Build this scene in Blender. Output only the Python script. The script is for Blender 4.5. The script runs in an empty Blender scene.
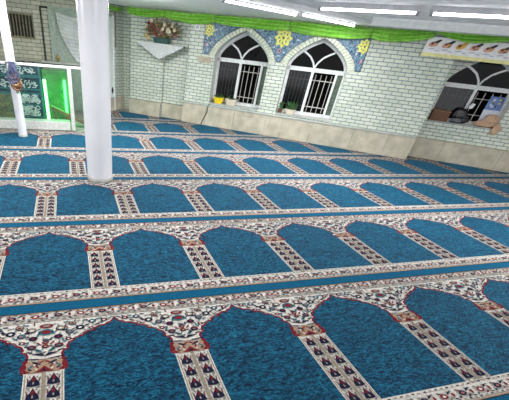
import bpy, bmesh, math, random
from mathutils import Vector, Matrix
random.seed(7)
C = bpy.context.scene.collection
PI = math.pi

# ------------------------------------------------------------------ materials
MATS = {}
def newmat(name):
    m = bpy.data.materials.new(name); m.use_nodes = True
    nt = m.node_tree; b = nt.nodes['Principled BSDF']
    MATS[name] = m
    return m, nt, b
def N(nt, t, **kw):
    n = nt.nodes.new(t)
    for k, v in kw.items():
        if k in n.inputs: n.inputs[k].default_value = v
        else: setattr(n, k, v)
    return n
def ramp(nt, stops, interp='LINEAR'):
    r = nt.nodes.new('ShaderNodeValToRGB'); r.color_ramp.interpolation = interp
    e = r.color_ramp.elements
    while len(e) < len(stops): e.new(0.5)
    for el, (p, c) in zip(e, stops): el.position = p; el.color = (*c, 1)
    return r
def plain(name, col, rough=.5, spec=.5, metal=0, var=.06, scale=18, bump=0, bscale=60, sheen=0, emit=None, estr=0):
    """a base colour with small-scale variation and optional relief"""
    m, nt, b = newmat(name)
    tc = N(nt, 'ShaderNodeTexCoord')
    no = N(nt, 'ShaderNodeTexNoise', Scale=scale, Detail=3.0)
    nt.links.new(tc.outputs['Object'], no.inputs['Vector'])
    lo = tuple(max(0, c*(1-var*2)) for c in col); hi = tuple(min(1, c*(1+var*2)) for c in col)
    r = ramp(nt, [(.3, lo), (.7, hi)])
    nt.links.new(no.outputs['Fac'], r.inputs['Fac'])
    nt.links.new(r.outputs['Color'], b.inputs['Base Color'])
    b.inputs['Roughness'].default_value = rough
    b.inputs['Specular IOR Level'].default_value = spec
    b.inputs['Metallic'].default_value = metal
    if sheen:
        b.inputs['Sheen Weight'].default_value = sheen
        b.inputs['Sheen Roughness'].default_value = .5
        b.inputs['Sheen Tint'].default_value = (*hi, 1)
    if emit:
        b.inputs['Emission Color'].default_value = (*emit, 1); b.inputs['Emission Strength'].default_value = estr
    if bump:
        n2 = N(nt, 'ShaderNodeTexNoise', Scale=bscale, Detail=4.0)
        nt.links.new(tc.outputs['Object'], n2.inputs['Vector'])
        bp = N(nt, 'ShaderNodeBump', Strength=bump, Distance=.02)
        nt.links.new(n2.outputs['Fac'], bp.inputs['Height']); nt.links.new(bp.outputs['Normal'], b.inputs['Normal'])
    return m
def brick(name, c1, c2, mortar, w=.25, h=.088, ms=.007, turn=0):
    m, nt, b = newmat(name)
    tc = N(nt, 'ShaderNodeTexCoord'); sp = N(nt, 'ShaderNodeSeparateXYZ'); cb = N(nt, 'ShaderNodeCombineXYZ')
    ad = N(nt, 'ShaderNodeMath', operation='ADD')
    nt.links.new(tc.outputs['Object'], sp.inputs[0])
    nt.links.new(sp.outputs[0], ad.inputs[0]); nt.links.new(sp.outputs[1], ad.inputs[1])
    nt.links.new(ad.outputs[0], cb.inputs[0]); nt.links.new(sp.outputs[2], cb.inputs[1])
    bt = N(nt, 'ShaderNodeTexBrick')
    bt.inputs['Scale'].default_value = 1; bt.inputs['Brick Width'].default_value = w
    bt.inputs['Row Height'].default_value = h; bt.inputs['Mortar Size'].default_value = ms
    bt.inputs['Mortar Smooth'].default_value = .3; bt.inputs['Bias'].default_value = -.1
    bt.inputs['Color1'].default_value = (*c1, 1); bt.inputs['Color2'].default_value = (*c2, 1)
    bt.inputs['Mortar'].default_value = (*mortar, 1)
    nt.links.new(cb.outputs[0], bt.inputs['Vector'])
    no = N(nt, 'ShaderNodeTexNoise', Scale=2.2, Detail=4.0); nt.links.new(tc.outputs['Object'], no.inputs['Vector'])
    r = ramp(nt, [(.3, (.86, .88, .84)), (.7, (1.04, 1.02, .98))]); nt.links.new(no.outputs['Fac'], r.inputs['Fac'])
    mx = N(nt, 'ShaderNodeMix', data_type='RGBA', blend_type='MULTIPLY'); mx.inputs[0].default_value = 1
    nt.links.new(bt.outputs['Color'], mx.inputs[6]); nt.links.new(r.outputs['Color'], mx.inputs[7])
    nt.links.new(mx.outputs[2], b.inputs['Base Color'])
    b.inputs['Roughness'].default_value = .38
    bp = N(nt, 'ShaderNodeBump', Strength=.5, Distance=.006, invert=True)
    nt.links.new(bt.outputs['Fac'], bp.inputs['Height']); nt.links.new(bp.outputs['Normal'], b.inputs['Normal'])
    return m

brick('brick_cream', (.58, .63, .54), (.70, .73, .66), (.10, .17, .23), w=.2, h=.07, ms=.0068)
brick('brick_olive', (.42, .42, .33), (.54, .53, .43), (.10, .12, .11), w=.215, h=.078, ms=.006)
plain('voussoir', (.62, .66, .52), .4, var=.1, scale=9)
plain('mortar', (.17, .21, .21), .8)
plain('marble_beige', (.50, .46, .36), .25, var=.09, scale=5, bump=.05, bscale=12)
plain('marble_grey', (.44, .45, .42), .3, var=.1, scale=6)
plain('plaque', (.42, .37, .27), .5, var=.15, scale=20)
plain('white_paint', (.80, .80, .82), .35)
plain('column_paint', (.76, .76, .80), .28, var=.02, scale=3)
plain('plinth_grey', (.55, .57, .55), .35)
plain('lamp_housing', (.60, .60, .62), .5)
plain('frame_white', (.74, .76, .76), .35)
plain('grille', (.62, .60, .56), .4, metal=.2)
plain('night', (.004, .003, .003), .9)
plain('reveal', (.58, .60, .55), .6)
plain('side_strip', (.10, .14, .10), .4, var=.2)
plain('ceiling_rough', (.88, .88, .90), .8, var=.12, scale=5, bump=1.0, bscale=7)
plain('ceiling_smooth', (.88, .89, .89), .5, var=.03)
plain('fascia', (.78, .80, .78), .5, var=.04)
plain('floor_concrete', (.3, .29, .27), .8)
plain('green_cloth', (.26, .60, .075), .45, var=.12, scale=14, sheen=.3)
plain('banner_white', (.92, .90, .92), .5, var=.05, scale=10)
plain('banner_yellow', (.88, .82, .36), .5, var=.06)
plain('banner_pink', (.70, .38, .28), .5, var=.2)
plain('banner_brown', (.16, .06, .03), .5, var=.3)
plain('banner_black', (.02, .015, .02), .5)
plain('banner_orange', (.75, .40, .05), .5, var=.2)
plain('banner_lilac', (.52, .52, .66), .5)
plain('lace', (.72, .74, .74), .7, var=.12, scale=60, bump=.4, bscale=90)
plain('pot_green', (.012, .06, .055), .25)
plain('petal_red', (.17, .018, .022), .6, var=.3)
plain('petal_cream', (.66, .58, .42), .6, var=.15)
plain('petal_pink', (.28, .10, .11), .6, var=.2)
plain('petal_yellow', (.55, .42, .12), .6, var=.2)
plain('sprig', (.13, .10, .06), .7, var=.4)
plain('leaf', (.035, .12, .03), .5, var=.3)
plain('pot_yellow', (.85, .62, .01), .35)
plain('pot_cream', (.70, .62, .50), .4)
plain('soil', (.02, .03, .015), .9, var=.4)
plain('cardboard', (.14, .06, .03), .7, var=.1)
plain('cardboard_top', (.34, .2, .13), .7, var=.1)
plain('black_plastic', (.012, .012, .014), .25, bump=.6, bscale=15)
plain('grey_plastic', (.10, .11, .12), .2, bump=.6, bscale=20)
plain('beige_cloth', (.50, .33, .22), .8, var=.12, bump=.3, bscale=14)
plain('poster_blue', (.10, .18, .42), .4, var=.25, scale=10)
plain('poster_white', (.60, .64, .74), .4)
plain('poster_yellow', (.55, .42, .12), .4)
plain('cable', (.012, .012, .012), .6)
plain('socket', (.33, .42, .50), .3)
plain('curtain', (.66, .69, .68), .7, var=.07, scale=5)
plain('door_frame_green', (.30, .37, .31), .5, var=.1)
plain('door_pale', (.70, .78, .74), .4, var=.03)
plain('brass', (.45, .30, .05), .3, metal=.5)
plain('bead_blue', (.07, .08, .15), .35, var=.2)
plain('bead_brown', (.16, .07, .03), .5, var=.3)
plain('bead_tan', (.45, .28, .12), .5, var=.2)
plain('wood_brown', (.20, .14, .08), .5, var=.2)
plain('vent_dark', (.015, .015, .012), .9)
plain('vent_bar', (.20, .18, .11), .6, var=.2)
plain('lint', (.8, .85, .85), .8)
plain('cap_grey', (.35, .35, .37), .4)
plain('gold_fabric', (.45, .26, .05), .5, var=.3)
plain('neon_reflector', (.07, .16, .08), .5, var=.15, scale=8)
# carpet inks
def carpet_blue():
    m, nt, b = newmat('carpet_blue')
    tc = N(nt, 'ShaderNodeTexCoord'); mp = N(nt, 'ShaderNodeMapping'); mp.inputs['Scale'].default_value = (1, 2.2, 1)
    nt.links.new(tc.outputs['Object'], mp.inputs['Vector'])
    n1 = N(nt, 'ShaderNodeTexNoise', Scale=22.0, Detail=5.0, Roughness=.75, Distortion=2.2)
    nt.links.new(mp.outputs[0], n1.inputs['Vector'])
    n3 = N(nt, 'ShaderNodeTexNoise', Scale=9.0, Detail=3.0, Distortion=3.0); nt.links.new(mp.outputs[0], n3.inputs['Vector'])
    ma = N(nt, 'ShaderNodeMath', operation='MULTIPLY'); ma.inputs[1].default_value = .45; nt.links.new(n3.outputs['Fac'], ma.inputs[0])
    mb_ = N(nt, 'ShaderNodeMath', operation='MULTIPLY_ADD'); mb_.inputs[1].default_value = .6; nt.links.new(n1.outputs['Fac'], mb_.inputs[0]); nt.links.new(ma.outputs[0], mb_.inputs[2])
    n1 = mb_
    r = ramp(nt, [(.43, (.001, .006, .022)), (.49, (.002, .028, .064)), (.545, (.003, .062, .122)), (.63, (.010, .14, .24))])
    nt.links.new(n1.outputs[0], r.inputs['Fac']); nt.links.new(r.outputs['Color'], b.inputs['Base Color'])
    b.inputs['Roughness'].default_value = .85; b.inputs['Specular IOR Level'].default_value = .15
    b.inputs['Sheen Weight'].default_value = .18; b.inputs['Sheen Roughness'].default_value = .4
    b.inputs['Sheen Tint'].default_value = (.1, .5, .8, 1)
    n2 = N(nt, 'ShaderNodeTexNoise', Scale=140.0, Detail=2.0); nt.links.new(tc.outputs['Object'], n2.inputs['Vector'])
    bp = N(nt, 'ShaderNodeBump', Strength=.5, Distance=.01)
    nt.links.new(n2.outputs['Fac'], bp.inputs['Height']); nt.links.new(bp.outputs['Normal'], b.inputs['Normal'])
carpet_blue()
def ink(name, col, var=.12):
    plain(name, col, .9, .1, var=var, scale=90, bump=.4, bscale=150, sheen=.06)
ink('ink_cream', (.60, .565, .52), .14); ink('ink_stripe', (.003, .085, .17)); ink('ink_navy', (.010, .012, .035))
ink('ink_red', (.16, .012, .02)); ink('ink_tan', (.33, .22, .15)); ink('ink_teal', (.035, .13, .17))
ink('ink_grey', (.20, .19, .17)); ink('ink_taupe', (.26, .22, .17)); ink('ink_rose', (.30, .12, .11))
# mosaics
def mosaic(name, sc, stops, dist=2.0):
    m, nt, b = newmat(name)
    tc = N(nt, 'ShaderNodeTexCoord')
    n1 = N(nt, 'ShaderNodeTexNoise', Scale=sc, Detail=2.0, Distortion=dist); nt.links.new(tc.outputs['Object'], n1.inputs['Vector'])
    r = ramp(nt, stops, 'CONSTANT'); nt.links.new(n1.outputs['Fac'], r.inputs['Fac'])
    nt.links.new(r.outputs['Color'], b.inputs['Base Color']); b.inputs['Roughness'].default_value = .5
mosaic('mosaic_blue', 9.5, [(0, (.03, .08, .2)), (.38, (.02, .06, .14)), (.44, (.42, .52, .58)), (.475, (.03, .10, .20)), (.53, (.12, .33, .36)), (.565, (.02, .06, .15)), (.61, (.50, .56, .62)), (.645, (.05, .16, .28))])
mosaic('mosaic_script', 8, [(0, (.006, .018, .05)), (.46, (.02, .09, .14)), (.50, (.006, .02, .055)), (.58, (.03, .11, .16)), (.62, (.006, .018, .05))], 3.0)
mosaic('mosaic_gold', 24, [(0, (.02, .05, .1)), (.45, (.30, .26, .09)), (.55, (.06, .14, .14)), (.62, (.42, .38, .16))])
plain('mosaic_yellow', (.78, .70, .16), .5, var=.2, scale=40)
plain('mosaic_dark', (.03, .05, .10), .5)
plain('mosaic_teal', (.04, .17, .20), .5, var=.1)
plain('mosaic_white', (.62, .68, .74), .5)
plain('mosaic_aqua', (.14, .36, .42), .5)
plain('mosaic_navy', (.02, .04, .12), .5)
plain('mosaic_rose', (.55, .25, .32), .5)
# glass and emitters
def glass(name, tint, refl):
    m, nt, b = newmat(name); nt.nodes.remove(b)
    o = nt.nodes['Material Output']
    t = N(nt, 'ShaderNodeBsdfTransparent'); t.inputs[0].default_value = (*tint, 1)
    g = N(nt, 'ShaderNodeBsdfGlossy'); g.inputs['Roughness'].default_value = .08
    mx = N(nt, 'ShaderNodeMixShader'); mx.inputs[0].default_value = refl
    nt.links.new(t.outputs[0], mx.inputs[1]); nt.links.new(g.outputs[0], mx.inputs[2]); nt.links.new(mx.outputs[0], o.inputs[0])
glass('glass_window', (.50, .50, .50), .055)
glass('glass_dome', (.35, .33, .32), .02)
glass('glass_screen', (.86, .93, .88), .03)
plain('tube_light', (.9, .9, .95), .4, emit=(.96, .96, 1.0), estr=16.0)
plain('neon_hot', (.3, .9, .4), .4, emit=(.16, 1.0, .24), estr=14.0)
plain('neon_soft', (.1, .8, .2), .4, emit=(.05, 1.0, .09), estr=9.0)

# ------------------------------------------------------------------ mesh helpers
class MB:
    def __init__(s): s.v = []; s.f = []; s.m = []; s.names = []; s.smooth = False
    def mi(s, mat):
        if mat not in s.names: s.names.append(mat)
        return s.names.index(mat)
    def face(s, pts, mat):
        i = len(s.v); s.v += [tuple(p) for p in pts]; s.f.append(tuple(range(i, i+len(pts)))); s.m.append(s.mi(mat))
    def box(s, x0, x1, y0, y1, z0, z1, mat):
        i = len(s.v); s.v += [(x, y, z) for z in (z0, z1) for x, y in ((x0, y0), (x1, y0), (x1, y1), (x0, y1))]
        for q in ((3, 2, 1, 0), (4, 5, 6, 7), (0, 1, 5, 4), (1, 2, 6, 5), (2, 3, 7, 6), (3, 0, 4, 7)):
            s.f.append(tuple(i+k for k in q)); s.m.append(s.mi(mat))
    def prism(s, poly, z0, z1, mat, axis='z'):
        """extrude a 2-D polygon; axis z: (x,y)->z, axis y: (x,z)->y"""
        n = len(poly); i = len(s.v)
        for z in (z0, z1):
            for a, b in poly: s.v.append((a, b, z) if axis == 'z' else (a, z, b))
        s.f.append(tuple(range(i+n-1, i-1, -1))); s.m.append(s.mi(mat))
        s.f.append(tuple(range(i+n, i+2*n))); s.m.append(s.mi(mat))
        for k in range(n):
            l = (k+1) % n; s.f.append((i+k, i+l, i+n+l, i+n+k)); s.m.append(s.mi(mat))
    def tube(s, pts, r, mat, n=8, r1=None, flat=1):
        pts = [Vector(p) for p in pts]; base = len(s.v); k = len(pts); mi = s.mi(mat)
        for j, p in enumerate(pts):
            t = (pts[min(j+1, k-1)]-pts[max(j-1, 0)]).normalized()
            up = Vector((0, 0, 1)) if abs(t.z) < .9 else Vector((1, 0, 0))
            a = t.cross(up).normalized(); b = t.cross(a)
            rr = r if r1 is None else r+(r1-r)*j/(k-1)
            for q in range(n):
                an = 2*PI*q/n; s.v.append(tuple(p+(a*math.cos(an)+b*math.sin(an)*flat)*rr))
        for j in range(k-1):
            for q in range(n):
                q2 = (q+1) % n; s.f.append((base+j*n+q, base+j*n+q2, base+(j+1)*n+q2, base+(j+1)*n+q)); s.m.append(mi)
        s.f.append(tuple(base+q for q in range(n-1, -1, -1))); s.m.append(mi)
        s.f.append(tuple(base+(k-1)*n+q for q in range(n))); s.m.append(mi)
    def lathe(s, prof, mat, c=(0, 0), n=28, sx=1, sy=1):
        base = len(s.v); k = len(prof); mi = s.mi(mat)
        for r, z in prof:
            for q in range(n):
                an = 2*PI*q/n; s.v.append((c[0]+r*sx*math.cos(an), c[1]+r*sy*math.sin(an), z))
        for j in range(k-1):
            for q in range(n):
                q2 = (q+1) % n; s.f.append((base+j*n+q, base+j*n+q2, base+(j+1)*n+q2, base+(j+1)*n+q)); s.m.append(mi)
        s.f.append(tuple(base+q for q in range(n-1, -1, -1))); s.m.append(mi)
        s.f.append(tuple(base+(k-1)*n+q for q in range(n))); s.m.append(mi)
    def blob(s, c, r, mat, rough=.15, n=10, seed=0):
        """a lumpy rounded body"""
        rnd = random.Random(seed); base = len(s.v); mi = s.mi(mat)
        ph = [rnd.uniform(0, 6.28) for _ in range(6)]
        for j in range(n+1):
            th = PI*j/n
            for q in range(2*n):
                an = PI*q/n
                w = 1+rough*(math.sin(3*an+ph[0]+2*th)+math.sin(5*th+ph[1]+an)*.7+math.sin(7*an+ph[2]-3*th)*.5)*math.sin(th)
                s.v.append((c[0]+r[0]*w*math.sin(th)*math.cos(an), c[1]+r[1]*w*math.sin(th)*math.sin(an), c[2]+r[2]*w*math.cos(th)))
        m2 = 2*n
        for j in range(n):
            for q in range(m2):
                q2 = (q+1) % m2; s.f.append((base+j*m2+q, base+(j+1)*m2+q, base+(j+1)*m2+q2, base+j*m2+q2)); s.m.append(mi)
    def build(s, name, parent=None, smooth=False, loc=None, rz=0, bevel=0, solid=0):
        me = bpy.data.meshes.new(name); me.from_pydata(s.v, [], s.f)
        for n in s.names: me.materials.append(MATS[n])
        me.polygons.foreach_set('material_index', s.m)
        if smooth:
            me.polygons.foreach_set('use_smooth', [True]*len(s.f)); me.set_sharp_from_angle(angle=R(50))
        me.update()
        o = bpy.data.objects.new(name, me); C.objects.link(o)
        if loc: o.location = loc
        o.rotation_euler.z = rz
        if parent: o.parent = parent
        if solid:
            md = o.modifiers.new('thick', 'SOLIDIFY'); md.thickness = solid; md.offset = 0
        if bevel:
            md = o.modifiers.new('bev', 'BEVEL'); md.width = bevel; md.segments = 2; md.limit_method = 'ANGLE'
        return o
def R(d): return math.radians(d)
def tag(o, label, cat, group=None):
    o['label'] = label; o['category'] = cat
    if group: o['group'] = group
    return o
def thing(name, label, cat, loc=(0, 0, 0), rz=0, group=None):
    o = bpy.data.objects.new(name, None); C.objects.link(o); o.location = loc; o.rotation_euler.z = rz
    o.empty_display_size = .1
    return tag(o, label, cat, group)
def struct(o): o['kind'] = 'structure'; return o

# ------------------------------------------------------------------ places
A = R(-36)
P = Vector((3.375, 9.3125, 0))
ex = Vector((math.cos(A), math.sin(A), 0)); ny = Vector((-math.sin(A), math.cos(A), 0))
NOFF = P.dot(ny)
def WL(s, off, z): return P+ex*s+ny*off+Vector((0, 0, z))     # along the wall, behind its face, up
CZ = 2.35      # ceiling height
SOF = 2.30     # underside of the dropped soffit

# ------------------------------------------------------------------ carpet rows
D = 1.46894; Y0 = 2.15059
post = {-2: .2, -1: .695, 0: .295-.124, 1: -.263-.124, 2: -.835-.124, 3: -.397-.124, 4: .0-.124, 5: .33-.124}
def clip_half(poly, a, b, c):
    """keep a*x+b*y <= c"""
    out = []
    for i in range(len(poly)):
        p, q = poly[i], poly[(i+1) % len(poly)]
        dp = a*p[0]+b*p[1]-c; dq = a*q[0]+b*q[1]-c
        if dp <= 0: out.append(p)
        if (dp < 0) != (dq < 0) and dp != dq:
            t = dp/(dp-dq); out.append((p[0]+t*(q[0]-p[0]), p[1]+t*(q[1]-p[1])))
    return out
nx, nyy = ny.x, ny.y; sx_, sy_ = ex.x, ex.y; s0 = P.dot(ex)
REG = [
    [(1, 0, .35), (0, 1, 8.0)],
    [(-1, 0, -.35), (nx, nyy, NOFF-.07)],
    [(-nx, -nyy, -(NOFF-.07)), (nx, nyy, NOFF+.37), (-sx_, -sy_, -(s0+5.09))],
    [(-nx, -nyy, -(NOFF-.07)), (sx_, sy_, s0-2.2), (0, 1, 10.33), (-.753, .659, 6.20)],
    [(-nx, -nyy, -(NOFF-.07)), (nx, nyy, NOFF+.05), (-sx_, -sy_, -(s0-1.16)), (sx_, sy_, s0-.58)],
]
def put(mb, poly, z, mat):
    xs = [p[0] for p in poly]; ys = [p[1] for p in poly]
    cs = [(x, y) for x in (min(xs), max(xs)) for y in (min(ys), max(ys))]
    for reg in REG:
        if all(all(a*x+b*y <= c for a, b, c in reg) for x, y in cs):
            mb.face([(x, y, z) for x, y in poly], mat); return
    for reg in REG:
        q = poly
        for a, b, c in reg:
            q = clip_half(q, a, b, c)
            if len(q) < 3: break
        if len(q) >= 3: mb.face([(x, y, z) for x, y in q], mat)
def ell(cx, cy, rx, ry, n=8, rot=0):
    c, s = math.cos(rot), math.sin(rot)
    return [(cx+rx*math.cos(t)*c-ry*math.sin(t)*s, cy+rx*math.cos(t)*s+ry*math.sin(t)*c) for t in [2*PI*k/n for k in range(n)]]
# outline of half a niche head, from the shoulder up to the tip (x measured from the post centre)
HALF = [(.124, .2), (.124, .815), (.148, .835), (.150, .87), (.136, .90), (.124, .935), (.120, .965), (.130, .992), (.158, 1.0), (.152, 1.025), (.165, 1.055),
        (.195, 1.068), (.208, 1.092), (.235, 1.105), (.262, 1.103), (.272, 1.130), (.30, 1.148), (.338, 1.146), (.352, 1.172), (.385, 1.190), (.425, 1.192), (.445, 1.212), (.475, 1.222), (.5, 1.268)]
def carpet(r):
    mb = MB(); Yb = Y0+r*D; off = post[r]
    e1, e2, e3, e4, e5 = -.0065, -.005, -.0035, -.002, -.0008
    lo, hi = Yb-.055, Yb+D-.055
    xmin = {-1: -1.2, 0: -1.6, 1: -2.2, 2: -2.6, 3: -3.0, 4: .3, 5: .3}[r]
    xmax = {-1: 7.0, 0: 8.0, 1: 10.0, 2: 10.5, 3: 9.9, 4: 8.0, 5: 6.0}[r]
    ks = range(math.floor(xmin-off), math.ceil(xmax-off))
    for k in ks:
        x0 = off+k; x1 = x0+1
        put(mb, [(x0, lo), (x1, lo), (x1, hi), (x0, hi)], e1, 'ink_cream')
        for a, b, m in ((-.055, .055, 'ink_stripe'), (.050, .056, 'ink_navy'), (-.056, -.050, 'ink_navy'), (.056, .066, 'ink_tan'), (.186, .194, 'ink_taupe'), (.070, .076, 'ink_grey'), (1.300, 1.309, 'ink_grey'), (1.318, 1.323, 'ink_taupe'), (1.402, 1.414, 'ink_tan')):
            put(mb, [(x0, Yb+a), (x1, Yb+a), (x1, Yb+b), (x0, Yb+b)], e2, m)
        # the blue field with a red scalloped rim
        L = [(x0+a, Yb+b) for a, b in HALF]; Rr = [(x0+1-a, Yb+b) for a, b in HALF[::-1][1:]]
        field = L+Rr
        ctr = (x0+.5, Yb+.75)
        def grow(pts, g):
            out = []
            n = len(pts)
            for i in range(n):
                p = Vector(pts[i-1]); q = Vector(pts[i]); w = Vector(pts[(i+1) % n])
                d1 = (q-p).normalized(); d2 = (w-q).normalized(); t = (d1+d2).normalized()
                out.append((q.x-t.y*g, q.y+t.x*g))
            return out
        for g, zz, m in ((.030, e3, 'ink_cream'), (.017, e3+.0004, 'ink_red'), (0, e3+.0009, 'carpet_blue')):
            gp = grow(field, g)
            if m == 'ink_red':        # rim only on the arched head
                gp = [(x, y) for x, y in gp if y > Yb+.8]
            # split into a column of slices so that clipping stays clean
            nH = len(gp)//2
            for i in range(nH):
                a_, b_ = gp[i], gp[i+1]; c_, d_ = gp[len(gp)-1-i], gp[len(gp)-2-i] if i+1 < nH or len(gp) % 2 == 0 else gp[i+1]
                q = [a_, c_, d_, b_] if d_ != b_ else [a_, c_, b_]
                put(mb, q, zz, m)
        # thin taupe outline down each side
        for sx in (x0+.108, x1-.115):
            put(mb, [(sx, Yb+.2), (sx+.007, Yb+.2), (sx+.007, Yb+.81), (sx, Yb+.81)], e3+.0014, 'ink_taupe')
        for j in range(12):
            for v in (.100, .150, 1.337, 1.387):
                put(mb, ell(x0+j/12+.04+(.02 if v in (.15, 1.387) else 0), Yb+v, .019, .0065, 6, .45 if v in (.1, 1.387) else -.45), e4-.0002, ('ink_navy', 'ink_grey', 'ink_red')[j % 3])
        for j in range(20):
            for v in (.078, .180, 1.315, 1.396):
                put(mb, [(x0+j*.05+.01, Yb+v), (x0+j*.05+.034, Yb+v), (x0+j*.05+.038, Yb+v+.008), (x0+j*.05+.014, Yb+v+.008)], e4, ('ink_taupe', 'ink_navy')[j % 2])
        # post: centre line and two rows of buds
        put(mb, [(x0-.012, Yb+.2), (x0+.012, Yb+.2), (x0+.012, Yb+.82), (x0-.012, Yb+.82)], e4, 'ink_taupe')
        for sx in (-1, 1):
            for j in range(6):
                cx = x0+sx*.060; cy = Yb+.228+j*.100
                put(mb, [(cx-.041, cy-.006), (cx-.012, cy-.012), (cx+.012, cy-.012), (cx+.041, cy-.006), (cx+.034, cy+.022), (cx+.015, cy+.046), (cx, cy+.078), (cx-.015, cy+.046), (cx-.034, cy+.022)], e4, 'ink_navy')
                put(mb, [(cx-.012, cy+.030), (cx+.012, cy+.030), (cx, cy+.070)], e5, 'ink_red')
                put(mb, ell(cx, cy+.012, .006, .012, 6), e5, 'ink_taupe')
                for t in (-1, 1): put(mb, ell(cx+t*.022, cy+.062, .010, .005, 5, t*.9), e4, 'ink_grey'); put(mb, ell(cx+t*.034, cy+.034, .005, .012, 5), e4+.0002, 'ink_red'); put(mb, ell(cx+t*.030, cy-.020, .016, .007, 5, t*.5), e4, 'ink_grey'); put(mb, ell(cx+t*.036, cy+.048, .007, .014, 5, -t*.5), e4, 'ink_grey')
        # capital
        cap = [(-.105, .82), (.105, .82), (.128, .835), (.140, .87), (.120, .90), (.14, .925), (.08, .925), (.05, .915), (0, .935), (-.05, .915), (-.08, .925), (-.14, .925), (-.12, .90), (-.14, .87), (-.128, .835)]
        put(mb, [(x0+a, Yb+b) for a, b in cap], e4, 'ink_tan')
        put(mb, [(x0+a, Yb+b) for a, b in [(-.065, .822), (.065, .822), (.04, .835), (.022, .850), (0, .872), (-.022, .850), (-.04, .835)]], e5, 'ink_red')
        put(mb, [(x0+a, Yb+b) for a, b in [(-.016, .826), (.016, .826), (0, .852)]], e5+.0005, 'ink_navy')
        for t in (-1, 1):
            put(mb, [(x0+t*a, Yb+b) for a, b in [(.115, .822), (.145, .86), (.128, .895), (.145, .925), (.10, .925), (.118, .90), (.108, .87), (.118, .85), (.085, .828)]][::t], e5, 'ink_red')
            for (cx, cy, rx, ry, rr, m) in ((.055, .900, .034, .008, .5, 'ink_navy'), (.085, .872, .026, .007, -.7, 'ink_teal'), (.045, .872, .020, .006, 1.0, 'ink_red'), (.088, .848, .016, .007, .4, 'ink_navy'), (.02, .905, .022, .006, -.5, 'ink_red'),
                                            (.075, .912, .012, .007, 0, 'ink_cream'), (.066, .884, .012, .009, 0, 'ink_cream'), (.050, .848, .010, .006, .5, 'ink_cream'), (.030, .885, .008, .006, 0, 'ink_teal')):
                put(mb, ell(x0+t*cx, Yb+cy, rx, ry, 6, t*rr), e5, m)
            put(mb, [(x0+t*a, Yb+b) for a, b in [(0, .925), (.05, .938), (.12, .945), (.13, .938), (.06, .928)]][::t], e5, 'ink_navy')
        # spandrel bouquet
        def floor_v(u):
            u = abs(u); v = 2
            for (ua, va), (ub, vb) in zip(HALF[5:], HALF[6:]):
                if min(ua, ub)-.001 <= u <= max(ua, ub)+.001: v = min(v, va if abs(ub-ua) < .002 else va+(vb-va)*(u-ua)/(ub-ua)) if v < 2 else (va if abs(ub-ua) < .002 else va+(vb-va)*(u-ua)/(ub-ua))
            return 0 if v == 2 else v
        def fits(cx, cy, r): return cy-r > max(floor_v(cx), floor_v(abs(cx)+r), floor_v(max(0, abs(cx)-r)) if abs(cx) > .15 else 0)
        def fl(cx, cy, s, m1, m2):
            if not fits(cx, cy, .030*s): s *= .7
            if not fits(cx, cy, .026*s): return
            put(mb, ell(x0+cx, Yb+cy, .032*s, .023*s, 8), e4, 'ink_navy'); put(mb, ell(x0+cx+.002, Yb+cy+.002, .025*s, .017*s, 7), e4+.0006, m1); put(mb, ell(x0+cx, Yb+cy-.002, .013*s, .009*s, 6), e5, m2)
            for q in range(3):
                an = cx*40+q*2.1
                if fits(cx+.044*s*math.cos(an), cy+.032*s*math.sin(an), .012): put(mb, ell(x0+cx+.044*s*math.cos(an), Yb+cy+.032*s*math.sin(an), .014, .0055, 5, an), e4-.0003, ('ink_navy', 'ink_grey', 'ink_teal')[q])
        for t in (-1, 1):
            for (cx, cy, s, m1, m2) in ((.09, 1.045, 1, 'ink_red', 'ink_teal'), (.155, 1.095, 1.05, 'ink_red', 'ink_cream'), (.085, 1.13, 1, 'ink_navy', 'ink_red'), (.165, 1.165, 1.0, 'ink_teal', 'ink_rose'),
                                        (.25, 1.12, .9, 'ink_red', 'ink_teal'), (.24, 1.20, 1.1, 'ink_navy', 'ink_cream'), (.32, 1.18, .9, 'ink_red', 'ink_cream'), (.33, 1.255, .95, 'ink_teal', 'ink_cream'),
                                        (.42, 1.255, .85, 'ink_red', 'ink_cream'), (.10, 1.215, 1.15, 'ink_taupe', 'ink_cream'), (.185, 1.255, 1, 'ink_taupe', 'ink_red')):
                fl(t*cx, cy, s, m1, m2)
            for (cx, cy, rr, m) in ((.05, 1.01, .9, 'ink_teal'), (.10, 1.0, .3, 'ink_navy'), (.12, 1.085, 2.0, 'ink_teal'), (.045, 1.075, .8, 'ink_red'), (.13, 1.19, .2, 'ink_navy'), (.205, 1.07, 2.3, 'ink_navy'),
                                    (.205, 1.145, .6, 'ink_teal'), (.29, 1.22, .4, 'ink_navy'), (.285, 1.15, 2.6, 'ink_teal'), (.37, 1.215, .5, 'ink_navy'), (.38, 1.275, .1, 'ink_teal'), (.14, 1.275, .2, 'ink_teal'), (.05, 1.175, 2.2, 'ink_teal'), (.28, 1.275, .1, 'ink_navy'), (.47, 1.275, .3, 'ink_teal')):
                if fits(cx, cy, .016): put(mb, ell(x0+t*cx, Yb+cy, .024, .007, 6, t*rr), e4, m)
            for (ax, ay), (bx_, by_) in zip([(.0, .96), (.07, 1.02), (.125, 1.07), (.20, 1.09), (.28, 1.16), (.36, 1.22), (.46, 1.26)], [(.07, 1.02), (.125, 1.07), (.20, 1.09), (.28, 1.16), (.36, 1.22), (.46, 1.26), (.5, 1.285)]):
                if ay-.012 > floor_v(ax): put(mb, [(x0+t*ax, Yb+ay), (x0+t*bx_, Yb+by_), (x0+t*bx_, Yb+by_+.006), (x0+t*ax, Yb+ay+.006)][::t], e4-.0006, 'ink_grey')
            put(mb, [(x0+t*a, Yb+b) for a, b in [(.0, .955), (.04, .965), (.095, .985), (.06, .985), (.02, .985)]], e4, 'ink_navy')
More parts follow.
